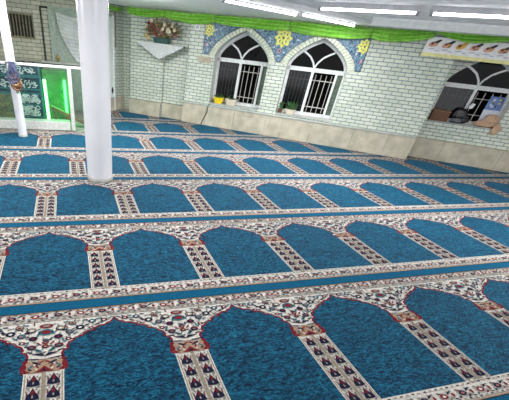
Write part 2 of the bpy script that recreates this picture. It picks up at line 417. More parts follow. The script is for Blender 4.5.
            put(mb, [(x0+t*a, Yb+b) for a, b in [(.015, .99), (.06, 1.015), (.10, 1.03), (.07, 1.03), (.03, 1.015)]], e4, 'ink_teal')
        rr_ = random.Random(4)
        for q in range(64):
            u = rr_.uniform(-.47, .47); v = rr_.uniform(.96, 1.295); m = ('ink_navy', 'ink_teal', 'ink_grey', 'ink_red')[q % 4]; an = rr_.uniform(0, 3.1)
            if fits(u, v, .014): put(mb, ell(x0+u, Yb+v, .015, .0048, 5, an), e4-.0004, m)
        fl(0, 1.045, .8, 'ink_red', 'ink_tan'); fl(0, 1.105, .7, 'ink_teal', 'ink_red')
        put(mb, [(x0+a, Yb+b) for a, b in [(-.03, 1.09), (0, 1.055), (.03, 1.09), (.015, 1.09), (0, 1.075), (-.015, 1.09)]], e5, 'ink_red')
        put(mb, ell(x0, Yb+1.185, .055, .034, 10), e4, 'ink_teal'); put(mb, ell(x0, Yb+1.185, .035, .02, 8), e5, 'ink_red')
        put(mb, ell(x0, Yb+1.25, .05, .024, 10), e4, 'ink_red'); put(mb, ell(x0, Yb+1.25, .03, .013, 8), e5, 'ink_grey')
        # two floral guards beside the blue stripe
        for v in (.125, 1.362):
            for j in range(6):
                cx = x0+(j+.5)/6; m1, m2 = (('ink_navy', 'ink_rose'), ('ink_red', 'ink_cream'))[j % 2]
                put(mb, ell(cx, Yb+v, .034, .022, 8), e4, m1); put(mb, ell(cx, Yb+v, .016, .010, 6), e5, m2)
                put(mb, ell(cx+.055, Yb+v+.020, .022, .006, 6, .5), e4, 'ink_navy'); put(mb, ell(cx+.058, Yb+v-.018, .022, .006, 6, -.5), e4, 'ink_grey')
                put(mb, ell(cx, Yb+v, .043, .029, 8), e4-.0005, 'ink_grey'); put(mb, ell(cx, Yb+v, .038, .025, 8), e4-.0003, 'ink_cream')
                put(mb, ell(cx+.083, Yb+v, .012, .018, 6), e4, 'ink_red'); put(mb, ell(cx+.083, Yb+v+.03, .016, .005, 5), e4, 'ink_teal'); put(mb, ell(cx+.083, Yb+v-.03, .016, .005, 5), e4, 'ink_navy'); put(mb, ell(cx-.047, Yb+v-.022, .014, .005, 5, .3), e4, 'ink_teal')
    # body of the roll under the pattern
    for reg_poly in ([(off+ks[0], lo+.001), (off+ks[-1]+1, lo+.001), (off+ks[-1]+1, hi-.001), (off+ks[0], hi-.001)],):
        for reg in REG:
            q = reg_poly
            for a, b, c in reg:
                q = clip_half(q, a, b, c)
                if len(q) < 3: break
            if len(q) >= 3: mb.prism(q, -.015, -.0072, 'ink_cream')
    o = mb.build('prayer_carpet')
    return o
rows = [(-1, 'nearest the camera along the bottom of the photo'), (0, 'second from the camera'), (1, 'third from the camera, in front of the thick column'),
        (2, 'fourth from the camera, with the thick column standing on it'), (3, 'fifth from the camera, reaching the right dado'), (4, 'sixth from the camera, cut by the dado below the windows'),
        (5, 'farthest away, a small piece before the alcove')]
for r, t in rows:
    tag(carpet(r), 'blue arched-niche carpet strip, '+t, 'carpet', 'prayer carpet strips laid side by side')

mb = MB(); mb.box(-8, 12, -4, 14, -.2, -.016, 'floor_concrete'); struct(mb.build('floor'))
mb = MB(); mb.box(.0, .022, 0, .016, 0, .004, 'lint')
mb = MB(); mb.blob((0, 0, .006), (.016, .010, .006), 'lint', .2, 5); mb.tube([(-.02, 0, .004), (.0, .006, .006), (.025, 0, .003)], .003, 'lint', 5)
tag(mb.build('paper_scrap', loc=(3.03, 3.03, .0)), 'tiny white scrap of paper lying on a blue carpet niche', 'scrap')

# ------------------------------------------------------------------ walls
def arch(t, k=.55): t = min(1, abs(t)); return k*math.sqrt(max(0, 1-t*t))+(1-k)*(1-t)
def wall_mesh(s0, s1, z0, z1, th, ops, mat, loc, rz, name):
    """front face on local y=0, th deep; ops: (centre, half, sill, spring, rise) arched openings"""
    mb = MB()
    xs = {s0, s1}
    for c, h, zb, zs, rise in ops:
        n = 24
        for k in range(n+1): xs.add(round(c+h*math.sin(PI/2*(2*k/n-1)), 5))
    xs = sorted(xs)
    def top(x, op): c, h, zb, zs, rise = op; return zs+rise*arch((x-c)/h)
    for a, b in zip(xs, xs[1:]):
        mid = (a+b)/2; op = next((o for o in ops if abs(mid-o[0]) < o[1]), None)
        if not op:
            spans = [((z0, z0), (z1, z1))]
        else:
            spans = [((z0, z0), (op[2], op[2])), ((top(a, op), top(b, op)), (z1, z1))]
        for (la, lb), (ha, hb) in spans:
            mb.face([(a, 0, la), (b, 0, lb), (b, 0, hb), (a, 0, ha)], mat)
            mb.face([(b, th, lb), (a, th, la), (a, th, ha), (b, th, hb)], mat)
        if op:
            mb.face([(a, 0, top(a, op)), (b, 0, top(b, op)), (b, th, top(b, op)), (a, th, top(a, op))], 'reveal')
            mb.face([(a, 0, op[2]), (a, th, op[2]), (b, th, op[2]), (b, 0, op[2])], 'marble_grey')
    for c, h, zb, zs, rise in ops:
        for x in (c-h, c+h): mb.face([(x, 0, zb), (x, th, zb), (x, th, zs), (x, 0, zs)], 'reveal')
    mb.face([(s0, 0, z0), (s0, 0, z1), (s0, th, z1), (s0, th, z0)], mat); mb.face([(s1, 0, z0), (s1, 0, z1), (s1, th, z1), (s1, th, z0)], mat)
    mb.face([(s0, 0, z1), (s1, 0, z1), (s1, th, z1), (s0, th, z1)], mat); mb.face([(s0, 0, z0), (s1, 0, z0), (s1, th, z0), (s0, th, z0)], mat)
    return struct(mb.build(name, loc=loc, rz=rz))
W1, W2, W3 = .80, 2.52, 5.86
HW = .65
opsM = [(W1, HW, .52, 1.5, .55), (W2, HW, .52, 1.5, .55)]
wall_mesh(-.53, 5.04, -.016, CZ, .45, opsM, 'brick_cream', P, A, 'wall_back')
wall_mesh(0, 3.2, -.016, CZ, .35, [(W3-5.04, .67, .78, 1.5, .56)], 'brick_cream', WL(5.04, .45, 0), A, 'wall_right')
wall_mesh(0, .94, -.016, CZ, .35, [], 'brick_cream', WL(-2.13, 0, 0), A, 'wall_pier')
wall_mesh(0, .656, -.016, CZ, .2, [], 'brick_cream', WL(-1.188, .12, 0), A, 'wall_alcove')
wall_mesh(0, 1.2, -.016, CZ, .2, [], 'brick_cream', WL(-2.93, .36, 0), A, 'wall_corner')
wall_mesh(0, 1.06, -.016, CZ, .12, [], 'brick_cream', (.95, 10.4, 0), R(49), 'wall_niche')
mbl = wall_mesh(-5.0, .95, -.016, CZ, .2, [], 'brick_olive', (0, 10.4, 0), 0, 'wall_left')

# dado of beige slabs with a pale ledge, a gap at each joint
def dado(name, s0, s1, top, loc, rz, joints, th=.06, ledge=True, mat='marble_beige'):
    mb = MB(); c = [s0]+joints+[s1]
    mb.box(s0+.004, s1-.004, -th+.012, -.001, -.0, top-.012, 'mortar')
    for a, b in zip(c, c[1:]): mb.box(a+.003, b-.003, -th, -th+.012, -.0, top, mat)
    mb.box(s0, s1, -th, -.001, top-.012, top, mat)
    if ledge: mb.box(s0, s1, -th-.012, -.001, top, top+.022, 'marble_grey')
    return struct(mb.build(name, loc=loc, rz=rz))
dado('baseboard_back', -.53, 5.04, .455, P, A, [.12, .88, 1.69, 2.1, 2.8, 3.75, 4.5])
dado('baseboard_right', 5.05, 8.2, .425, WL(0, .45, 0), A, [5.75, 6.9], ledge=False)
dado('baseboard_pier', -2.13, -1.19, .35, P, A, [], ledge=False)
dado('baseboard_alcove', -1.18, -.54, .35, WL(0, .12, 0), A, [-.85], ledge=False)
dado('baseboard_niche', .0, .92, .33, (.95, 10.4, 0), R(49), [], ledge=False, th=.04)

# voussoir rings round the two big windows
for i, c in enumerate((W1, W2)):
    mb = MB(); n = 30
    def pt(th, inner):
        t = -math.cos(th)
        if inner: return (c+HW*t, 1.5+.55*arch(t))
        return (c+.79*t, 1.52+.615*arch(t))
    for k in range(n):
        a0 = PI*k/n; a1 = PI*(k+1)/n; g = .006
        mb.prism([pt(a0, 1), pt(a1, 1), pt(a1, 0), pt(a0, 0)], -.004, -.001, 'mortar', 'y')
        q = [pt(a0+g, 1), pt(a1-g, 1), pt(a1-g, 0), pt(a0+g, 0)]
        m = ((q[0][0]+q[2][0])/2, (q[0][1]+q[2][1])/2)
        mb.prism([(x+(m[0]-x)*.05, z+(m[1]-z)*.05) for x, z in q], -.012, -.003, 'voussoir', 'y')
    struct(mb.build('trim_%d' % (i+1), loc=P, rz=A))

# mosaic spandrels
def spandrel(s0, s1, label, med):
    mb = MB(); T = 2.19; n = 26
    xs = [s0+(s1-s0)*k/n for k in range(n+1)]
    def low(x):
        z = 1.53
        for c in (W1, W2):
            t = (x-c)/.80
            if abs(t) < 1: z = max(z, 1.525+.62*arch(t))
        return z
    for a, b in zip(xs, xs[1:]):
        la, lb = low(a), low(b)
        mb.prism([(a, la), (b, lb), (b, max(T, lb+.01)), (a, max(T, la+.01))], -.010, -.001, 'mosaic_blue', 'y')
        mb.prism([(a, la), (b, lb), (b, lb+.014), (a, la+.014)], -.013, -.010, 'mosaic_dark', 'y')
    for x in (s0, s1-.014):
        if low(x+.007) < 1.6: mb.box(x, x+.014, -.013, -.010, 1.53, T, 'mosaic_dark')
    cx, cz, sc = med
    def star(r1, r2, m, y):
        pts = [(cx+(r1 if k % 2 == 0 else r2)*sc*math.cos(PI*k/8)*1.1, cz+(r1 if k % 2 == 0 else r2)*sc*math.sin(PI*k/8)) for k in range(16)]
        pts = [(min(max(x, s0+.015), s1-.015), z) for x, z in pts]
        mb.prism(pts, y-.002, y, m, 'y')
    rnd = random.Random(int(cx*100)+7)
    for k in range(int((s1-s0)*170)):
        x = rnd.uniform(s0+.03, s1-.03); z = rnd.uniform(1.55, 2.17)
        if z < low(x)+.045 or z < max(low(x-.03), low(x+.03))+.03: continue
        mt = ('mosaic_white', 'mosaic_aqua', 'mosaic_dark', 'mosaic_white', 'mosaic_aqua', 'mosaic_navy')[k % 6]
        an = rnd.uniform(0, PI); mb.prism(ell(x, z, rnd.uniform(.018, .032), rnd.uniform(.007, .014), 6, an), -.0115-.0003*(k % 5), -.0100, mt, 'y')
    star(.150, .105, 'mosaic_yellow', -.0130)
    for k in range(8):
        an = PI*k/4; x = cx+.07*sc*math.cos(an)*1.1; z = cz+.07*sc*math.sin(an)
        if s0+.03 < x < s1-.03: mb.prism(ell(x, z, .014*sc, .016*sc, 6), -.0170, -.0150, 'mosaic_teal', 'y')
    if s0+.02 < cx < s1-.02: mb.prism(ell(cx, cz, .02*sc, .02*sc, 8), -.0170, -.0150, 'mosaic_dark', 'y')
    bx = {0: (s0+s1)/2}.get(0)
    if s1-s0 > 1: mb.prism(ell(cx-.03, 1.75, .04, .045, 8), -.013, -.0105, 'mosaic_rose', 'y'); mb.prism(ell(cx-.03, 1.75, .018, .02, 8), -.015, -.013, 'mosaic_dark', 'y')
    else:
        ox = s0+.07 if s0 < 0 else s1-.06
        mb.prism(ell(ox, 1.72, .025, .04, 8), -.013, -.0105, 'mosaic_rose', 'y')
    o = mb.build('mosaic_spandrel', loc=P, rz=A)
    tag(o, label, 'tile panel', 'blue mosaic spandrels over the arched windows')
spandrel(-.17, W1, 'blue mosaic spandrel over the left arched window, its yellow star cut by the edge', (-.07, 2.0, .9))
spandrel(W1, W2, 'blue mosaic tile spandrel with a full yellow star between the two arched windows', (1.66, 1.985, 1.25))
spandrel(W2, 3.43, 'blue mosaic tile spandrel at the right of the second arched window', (3.35, 1.97, .95))

# ------------------------------------------------------------------ windows
def window(idx, c, hw, zb, zs, rise, D_, loc, strip, sill_z):
    """frame in the plane local y = D_"""
    root = MB(); fw = .065
    L, Rt = c-hw, c+hw
    def fr(x0, x1, z0, z1, dy=0, m='frame_white'): root.box(x0, x1, D_-.035+dy, D_+.035+dy, z0, z1, m)
    Rs = Rt-(.15 if strip else 0)
    fr(L, L+fw, zb, zs); fr(Rt-.03 if strip else Rt-fw, Rt, zb, zs)
    fr(L, Rt, zb, zb+fw); fr(L, Rt, zs-.06, zs+.02)
    mx = (L+Rs)/2+.02 if strip else c
    fr(mx-.03, mx+.03, zb, zs-.06, -.005)
    if strip: fr(Rs-.05, Rs, zb+.02, zs-.06, -.02); root.box(Rs, Rt-.03, D_+.01, D_+.03, zb+fw, zs-.06, 'side_strip')
    # arched head of the frame
    n = 30; hwf = (Rt-L)/2; cc = (L+Rt)/2
    def pt(k, g):
        t = -math.cos(PI*k/n); return (cc+(hwf-g)*t, zs+(rise-g)*arch(t))
    for k in range(n):
        root.prism([pt(k, -.04), pt(k+1, -.04), pt(k+1, fw*.8), pt(k, fw*.8)], D_-.035, D_+.035, 'frame_white', 'y')
    # two curved glazing bars springing from the mullion
    for t in (-1, 1):
        pts = [(mx+t*(.0), zs+.02), (mx+t*.05, zs+.12), (mx+t*.14, zs+.22), (mx+t*.26, zs+.29), (mx+t*.36, zs+.335)]
        for a, b in zip(pts, pts[1:]):
            d = Vector((b[0]-a[0], b[1]-a[1])).normalized()*.018
            root.prism([(a[0]+d.y, a[1]-d.x), (b[0]+d.y, b[1]-d.x), (b[0]-d.y, b[1]+d.x), (a[0]-d.y, a[1]+d.x)], D_-.02, D_+.02, 'frame_white', 'y')
    w = struct(root.build('window_%d' % idx, loc=loc, rz=A))
    def part(mb, name): return mb.build(name, parent=w)
    # panes
    m = MB(); m.box(L+fw, mx-.03, D_-.004, D_+.004, zb+fw, zs-.06, 'glass_window'); part(m, 'pane')
    m = MB()
    xs = [(-.999+1.998*k/24) for k in range(25)]
    for a, b in zip(xs, xs[1:]):
        m.face([(cc+a*(hwf-.04), D_, zs+.01), (cc+b*(hwf-.04), D_, zs+.01), (cc+b*(hwf-.04), D_, zs+(rise-.05)*arch(b)), (cc+a*(hwf-.04), D_, zs+(rise-.05)*arch(a))], 'glass_dome')
    part(m, 'arched_pane')
    # grilles of bars outside
    for x0, x1, nb in ((L+fw, mx-.03, 6), (mx+.03, Rs-.05 if strip else Rt-fw, 4)):
        g = MB()
        for k in range(nb):
            x = x0+(x1-x0)*(k+.5)/nb; g.tube([(x, D_+.09, zb), (x, D_+.09, zs-.1)], .0085, 'grille', 6)
        for z in (zb+.18, zs-.22): g.tube([(x0-.02, D_+.09, z), (x1+.02, D_+.09, z)], .009, 'grille', 6)
        part(g, 'grille')
    s = MB(); s.box(c-hw+.002, c+hw-.002, -.015, D_+.1, sill_z-.004, sill_z+.012, 'marble_grey'); part(s, 'window_sill')
    # black box painted as the night outside, keeps world light out
    m = MB()
    x0, x1, y0, y1, z0, z1 = c-hw-.1, c+hw+.1, D_+.13, D_+1.2, zb-.1, zs+rise+.1
    for q in ([(x0, y1, z0), (x1, y1, z0), (x1, y1, z1), (x0, y1, z1)], [(x0, y0, z0), (x0, y1, z0), (x0, y1, z1), (x0, y0, z1)], [(x1, y0, z0), (x1, y1, z0), (x1, y1, z1), (x1, y0, z1)],
              [(x0, y0, z1), (x1, y0, z1), (x1, y1, z1), (x0, y1, z1)], [(x0, y0, z0), (x1, y0, z0), (x1, y1, z0), (x0, y1, z0)]):
        m.face(q, 'night')
    part(m, 'night_box')
    return w
window(1, W1, HW, .53, 1.48, .55, .34, P, True, .52)
window(2, W2, HW, .53, 1.48, .55, .34, P, True, .52)
window(3, W3, .67, .79, 1.50, .56, .24, WL(0, .45, 0), False, .78)

# ------------------------------------------------------------------ ceiling, soffit, beam
mb = MB(); mb.box(-6, 11.5, -4, 12.5, CZ, CZ+.12, 'ceiling_rough'); struct(mb.build('ceiling'))
def lineA(x): return 6.41+.384*(x-4.45)
mb = MB()
w0 = WL(4.05, -.001, 0)
xe = 6.25
poly = [(-5.9, lineA(-5.9)), (xe, lineA(xe)), tuple(WL(-2.13, -.001, 0))[:2], (.97, 10.38), (-4.99, 10.38)]
mb.prism(poly, SOF, CZ-.001, 'ceiling_smooth'); struct(mb.build('trim_3'))
mb = MB(); dB = Vector((.758, -.652)); nB = Vector((.652, .758))
b0 = Vector((5.13, 6.235)); b1 = b0+dB*4.2
b0a = b0+Vector((.0, .0))
mb.prism([tuple(b0), tuple(b1), tuple(b1+nB*.3), tuple(b0+nB*.3+dB*.32)], 2.24, CZ-.001, 'fascia')
q0, q1 = b0-nB*.04, b1-nB*.04
mb.prism([tuple(q0+dB*.1), tuple(q1), tuple(b1), tuple(b0+dB*.05)], CZ-.03, CZ-.001, 'ceiling_smooth')
struct(mb.build('trim_4'))

# ------------------------------------------------------------------ lights
def fluoro(a, b, z, mount, label):
    a = Vector(a); b = Vector(b); d = b-a; L = d.length; rz = math.atan2(d.y, d.x)
    t = thing('fluorescent_light', label, 'ceiling light', (a.x, a.y, z), rz, 'fluorescent tube lights on the ceiling')
    m = MB(); m.prism([(-.020, .0), (.020, .0), (.028, mount-z), (-.028, mount-z)], 0, L, 'lamp_housing', 'y')
    h = m.build('housing', parent=t, rz=-PI/2); h.location = (0, 0, .012)
    h.scale = (1, 1, (mount-z-.013)/(mount-z))
    m = MB(); m.tube([(.05, 0, .0), (L-.05, 0, .0)], .015, 'tube_light', 14); m.build('tube', parent=t, smooth=True)
    for x in (.012, L-.05):
        m = MB(); m.tube([(x, 0, 0), (x+.038, 0, 0)], .026, 'cap_grey', 12); m.build('end_cap', parent=t, smooth=True)
    return t
fluoro((2.26, 5.99), (3.92, 6.66), 2.27, SOF, 'lit fluorescent tube at the upper left, running down towards the left arched window')
fluoro((3.84, 6.43), (5.61, 7.25), 2.27, SOF, 'lit fluorescent tube above the second arched window, end to end with the left one')
fluoro((3.53, 5.47), (4.35, 4.47), 2.28, CZ, 'long lit fluorescent tube at the top centre, left of the gap in its row')
fluoro((4.40, 4.39), (5.19, 3.42), 2.28, CZ, 'lit fluorescent tube in the top right corner, cut by the frame')

def area(loc, sx, sy, power, col=(1, 1, 1), rot=(0, 0, 0)):
    l = bpy.data.lights.new('lamp', 'AREA'); l.shape = 'RECTANGLE'; l.size = sx; l.size_y = sy; l.energy = power; l.color = col
    o = bpy.data.objects.new('area_light', l); o.location = loc; o.rotation_euler = rot; C.objects.link(o); return o
for x, y, pw in ((-1.8, 1.5, 27), (1.2, -.8, 22), (4.6, -1.0, 22), (-1.8, 4.8, 51), (6.2, 1.4, 42), (1.0, 3.2, 32), (7.4, 2.2, 40), (-.6, 6.9, 47), (1.2, 7.6, 60)):  # added unseen lamps that brighten the hall, without fixtures
    area((x, y, 2.27), 1.3, .12, pw, (1, .99, .97), (0, 0, R(22)))
    pl = bpy.data.lights.new('fill_point', 'POINT'); pl.energy = pw*.5; pl.shadow_soft_size = .08  # added point light, lifts the ceiling brightness
    po = bpy.data.objects.new('added_fill_point', pl); po.location = (x, y, 2.12); C.objects.link(po)
area((3.09, 6.32, 2.235), 1.4, .06, 38, (1, 1, 1), (0, 0, R(22)))
area((4.72, 6.84, 2.235), 1.4, .06, 38, (1, 1, 1), (0, 0, R(24)))
area((3.95, 4.96, 2.24), 1.2, .06, 40, (1, 1, 1), (0, 0, R(-50)))
area((4.8, 3.9, 2.24), 1.2, .06, 40, (1, 1, 1), (0, 0, R(-50)))

w = bpy.data.worlds.new('hall'); bpy.context.scene.world = w; w.use_nodes = True
bg = w.node_tree.nodes['Background']; bg.inputs[0].default_value = (.93, .95, 1, 1); bg.inputs[1].default_value = 1.05

# ------------------------------------------------------------------ columns
def column(x, y, r, label, name='column'):
    t = thing(name, label, 'column', (x, y, 0))
    m = MB(); m.lathe([(r, -.001), (r, SOF-.005 if y > lineA(x) else CZ-.005)], 'column_paint', n=48); m.build('shaft', parent=t, smooth=True)
    m = MB(); m.lathe([(r+.008, .0), (r+.008, .03), (r+.002, .04)], 'marble_grey', n=48); m.build('base_ring', parent=t, smooth=True)
    return t
column(.355, 5.10, .182, 'thick round white column standing on the blue carpet')
column(-.93, 7.50, .078, 'thin round white column at the left with a bunch of beads hanging on it')

# bunch of prayer beads hanging on the thin column
t = thing('prayer_bead_bunch', 'bunch of blue and brown prayer beads hanging on the thin white column', 'prayer beads', (-.89, 7.36, .98))
rnd = random.Random(3)
def beads(mat, n, x0, zt, ln, wd, name, label=None, n2=0):
    m = MB()
    for s in range(n):
        xx = x0+rnd.uniform(-.03, .03); l = ln*rnd.uniform(.75, 1.1); w_ = wd*rnd.uniform(.5, 1.1)
        pts = []
        for k in range(15):
            a = k/14; pts.append((xx+w_*math.sin(a*PI*2)*.5*(1 if s % 2 else -1)+.02*math.sin(9*a+s), -.012-.012*(s % 3)-.015*math.sin(a*PI), zt-l*math.sin(a*PI)))
        m.tube(pts, .013, mat, 6)
    o = m.build(name, parent=t, smooth=True)
beads('bead_blue', 14, -.01, .24, .32, .12, 'blue_strand')
beads('bead_brown', 12, .01, .06, .22, .12, 'brown_strand')
beads('bead_tan', 4, .01, .0, .13, .10, 'tan_strand')
m = MB()
for k in range(10): m.tube([(.03+.004*k, -.03, -.10), (.035+.012*(k-4), -.035, -.22-.01*(k % 3))], .004, 'leaf', 5)
m.build('tassel', parent=t)
m = MB(); m.tube([(-.1, .08, .2), (-.13, .1, .21), (-.05, -.02, .22), (.04, -.02, .22), (.06, .06, .21)], .006, 'cable', 6); m.build('hanging_cord', parent=t)

# ------------------------------------------------------------------ green garland
def wz(tbl, s):
    for (a, za), (b, zb) in zip(tbl, tbl[1:]):
        if a <= s <= b: return za+(zb-za)*(s-a)/(b-a)
    return tbl[0][1] if s < tbl[0][0] else tbl[-1][1]
def garland(s0, s1, tacks, ztop, zbot, off, label, loc=None, rz=A):
    t = thing('green_garland', label, 'garland', loc or WL(s0, off, wz(ztop, s0)), rz, 'green cloth garlands along the top of the wall')
    for a, b in zip(tacks, tacks[1:]):
        m = MB(); nu, nv = 26, 22
        base = len(m.v); mi = m.mi('green_cloth')
        for i in range(nu+1):
            u = i/nu; s = a+(b-a)*u
            hump = 4*u*(1-u)
            top = wz(ztop, s)-.02*hump; bot = wz(zbot, s)-.035*hump+.02
            pinch = .8+.2*min(1, hump*1.6)
            mid = (top+bot)/2
            for j in range(nv+1):
                v = j/nv; z = mid+(top-mid+(bot-top)*v)*pinch
                y = -.030-.055*abs(math.sin(v*PI*3+.8*math.sin(u*3+a)))**.7*(.6+.4*hump)-.02*math.sin(v*PI)+.006*math.sin(v*23+u*9)
                m.v.append((s-s0, y, z-wz(ztop, s0)))
        for i in range(nu):
            for j in range(nv):
                q = base+i*(nv+1)+j; m.f.append((q, q+1, q+nv+2, q+nv+1)); m.m.append(mi)
        m.build('swag', parent=t, smooth=True, solid=.004)
    for a in tacks:
        m = MB(); z = (wz(ztop, a)+wz(zbot, a))/2-wz(ztop, s0)
        m.tube([(a-s0, -.005, z), (a-s0, -.075, z)], .012, 'green_cloth', 8); m.build('tack', parent=t, smooth=True)
garland(-2.2, 4.50, [-2.2, -1.2, .05, 1.75, 3.4, 4.50], [(-2.2, 2.295), (3.38, 2.295), (4.5, 2.32)],
        [(-2.2, 2.15), (-1.2, 2.13), (-.5, 2.09), (.8, 2.12), (1.98, 2.08), (2.9, 2.075), (3.6, 2.08), (4.5, 2.17)], -.02, 'bright green cloth garland swagged along the wall over the arched windows')
garland(4.52, 7.6, [4.52, 5.75, 6.8, 7.6], [(4.52, 2.335), (7.6, 2.34)], [(4.52, 2.235), (5.1, 2.18), (5.75, 2.235), (6.3, 2.18), (7.6, 2.2)], -.19, 'bright green cloth garland at the upper right, above the printed banner')

garland(.08, .72, [.08, .72], [(.08, 2.285), (.72, 2.285)], [(.08, 2.19), (.72, 2.2)], 0, 'short green cloth garland just right of the thick column, above the pale door', (1.03, 10.45, 2.285), R(49))
# printed banner
t = thing('printed_banner', 'long white banner with a yellow hem and a row of small pictures, upper right', 'banner', WL(4.44, -.035, 1.92), A)
m = MB(); nu = 60; Lb = 2.9
def by(u, v): return -.008-.010*abs(math.sin(u*7))*v-.012*abs(math.sin(u*13+1))*(1-v)
cols = [(0, .055, 'banner_yellow'), (.055, .31, 'banner_white')]
for k in range(nu):
    u0 = k/nu; u1 = (k+1)/nu
    for z0, z1, mt in cols:
        sl = lambda u, z: (Lb*u+(-.03+.1*z if u == 0 else 0), by(u, z/.31), z-.02*u)
        m.face([sl(u0, z0), sl(u1, z0), sl(u1, z1), sl(u0, z1)], mt)
o = m.build('banner_cloth', parent=t, solid=.003)
m = MB(); rnd = random.Random(11)
def pat(x, z, rx, rz_, rot, mt, lift=.006):
    u = x/Lb
    m.face([(a, by(u, .7)-lift, b-.02*u) for a, b in ell(x, z, rx, rz_, 9, rot)][::-1], mt)
for k in range(12):
    x = .13+k*.235
    pat(x-.01, .195, .088, .045, .25, 'banner_pink' if k != 2 else 'banner_orange', .006)
    pat(x+.045, .240, .062, .022, .45, 'banner_black' if k != 2 else 'banner_orange', .008)
    pat(x-.035, .205, .030, .022, .3, 'banner_brown', .009)
    pat(x+.015, .195, .018, .02, 0, 'banner_orange' if k % 3 else 'banner_pink', .010)
    pat(x+.03, .175, .03, .012, .3, 'banner_brown' if k % 2 else 'banner_pink', .009)
    pat(x-.02, .12, .06, .010, .1, 'banner_lilac', .006); pat(x+.08, .10, .045, .009, -.1, 'banner_lilac', .006)
m.build('printed_picture_row', parent=t)

# ------------------------------------------------------------------ bracket shelf, lace cloth, flowers
SO = -.22
t = thing('wall_shelf', 'small wall shelf hidden under a white triangular lace cloth', 'shelf', WL(-1.22, 0, 1.62), A)
m = MB(); m.box(-.60, .60, SO, -.003, 0, .018, 'wood_brown'); m.build('board', parent=t)
for x in (-.32,):
    m = MB(); m.prism([(SO+.06, .0), (-.003, .0), (-.003, -.13)], x-.01, x+.01, 'wood_brown'); b = m.build('bracket', parent=t)
    # stand the bracket upright
    b.rotation_euler = (PI/2, 0, PI/2); b.location = (x, 0, 0)
    me = b.data
    for v in me.vertices:
        v.co = Vector((v.co.x, v.co.y, v.co.z-x))
m = MB()
n = 30
for k in range(n):
    u0, u1 = k/n, (k+1)/n
    def edge(u):
        t_ = 1-abs(2*u-1); dz = -.31*t_**.95-.012*abs(math.sin(u*PI*12)); return dz
    def rip(u, v): return -.010*math.sin(u*38)*v-.004
    rows_ = 8
    for j in range(rows_):
        v0, v1 = j/rows_, (j+1)/rows_
        q = []
        for u, v in ((u0, v0), (u0, v1), (u1, v1), (u1, v0)):
            q.append((-.64+1.28*u, SO-.008+rip(u, v), .020+edge(u)*v-.02*(u-.5)))
        m.face(q, 'lace')
m.face([(-.64, SO-.01, .021), (.64, SO-.01, .021), (.60, -.004, .021), (-.60, -.004, .021)], 'lace')
o = m.build('lace_cloth', smooth=True, solid=.003, loc=WL(-1.22, 0, 1.622), rz=A)
tag(o, 'white lace cloth hanging as a triangle from the wall shelf below the flowers', 'cloth')
t = thing('flower_arrangement', 'dark green planter of artificial red and cream flowers on the lace-covered shelf', 'flower arrangement', WL(-1.20, -.12, 1.647), A)
m = MB(); m.prism([(-.19, 0), (.17, 0), (.205, .11), (-.225, .11)], -.07, .07, 'pot_green', 'y'); m.build('planter', parent=t, bevel=.008)
rnd = random.Random(5)
m = MB()
for k in range(230):
    a = rnd.uniform(-1, 1); x = a*.52; z = .12+rnd.uniform(.02, .42)*(1-.35*abs(a)); y = rnd.uniform(-.10, .07)
    b = (rnd.uniform(-.15, .15), rnd.uniform(-.04, .04), .10)
    mid = ((x+b[0])/2, (y+b[1])/2, (z+b[2])/2+.04)
    m.tube([b, mid, (x, y, z)], .0035, ('sprig', 'leaf', 'sprig', 'petal_yellow')[k % 4], 4)
    for q in range(3):
        f = .5+.2*q; px, py, pz = b[0]+(x-b[0])*f, b[1]+(y-b[1])*f-.01, b[2]+(z-b[2])*f+.03*(1-f)
        dx = rnd.uniform(-.035, .035); dz = rnd.uniform(.0, .035)
        m.face([(px, py, pz), (px+dx+.01, py-.006, pz+dz-.008), (px+dx*1.6, py-.004, pz+dz*1.6), (px+dx-.01, py, pz+dz+.008)], ('leaf', 'sprig', 'petal_cream', 'petal_red')[(k+q) % 4])
m.build('foliage', parent=t)
fls = [(-.35, .38, 'petal_red'), (-.27, .30, 'petal_red'), (-.19, .24, 'petal_red'), (-.30, .20, 'petal_red'), (-.13, .17, 'petal_red'), (-.22, .35, 'petal_red'), (-.10, .27, 'petal_pink'),
       (-.40, .14, 'petal_yellow'), (-.33, .09, 'petal_yellow'), (.16, .26, 'petal_cream'), (.21, .24, 'petal_cream'), (.08, .36, 'petal_cream'), (.26, .36, 'petal_cream'), (.33, .28, 'petal_cream'), (0, .20, 'petal_pink'), (-.28, .42, 'petal_cream'), (.38, .16, 'petal_pink'), (.04, .28, 'petal_cream'), (-.43, .30, 'petal_cream')]
for i, (x, z, mt) in enumerate(fls):
    m = MB(); s = .036 if i != 9 else .056
    for ring, (k_, rr) in enumerate(((6, 1), (5, .62))):
        for k in range(k_):
            a = 2*PI*k/k_+ring*.4+i
            cx, cz = math.cos(a)*s*rr*.62, math.sin(a)*s*rr*.62
            m.blob((cx, -.012*ring, cz), (s*rr*.5, s*.22, s*rr*.5), mt, .1, 4, k+i)
    m.blob((0, -.022, 0), (s*.22,)*3, 'petal_yellow' if mt == 'petal_cream' else mt, .1, 4, i)
    o = m.build('flower', parent=t, smooth=True); o.location = (x, -.06-.02*(i % 3), z)

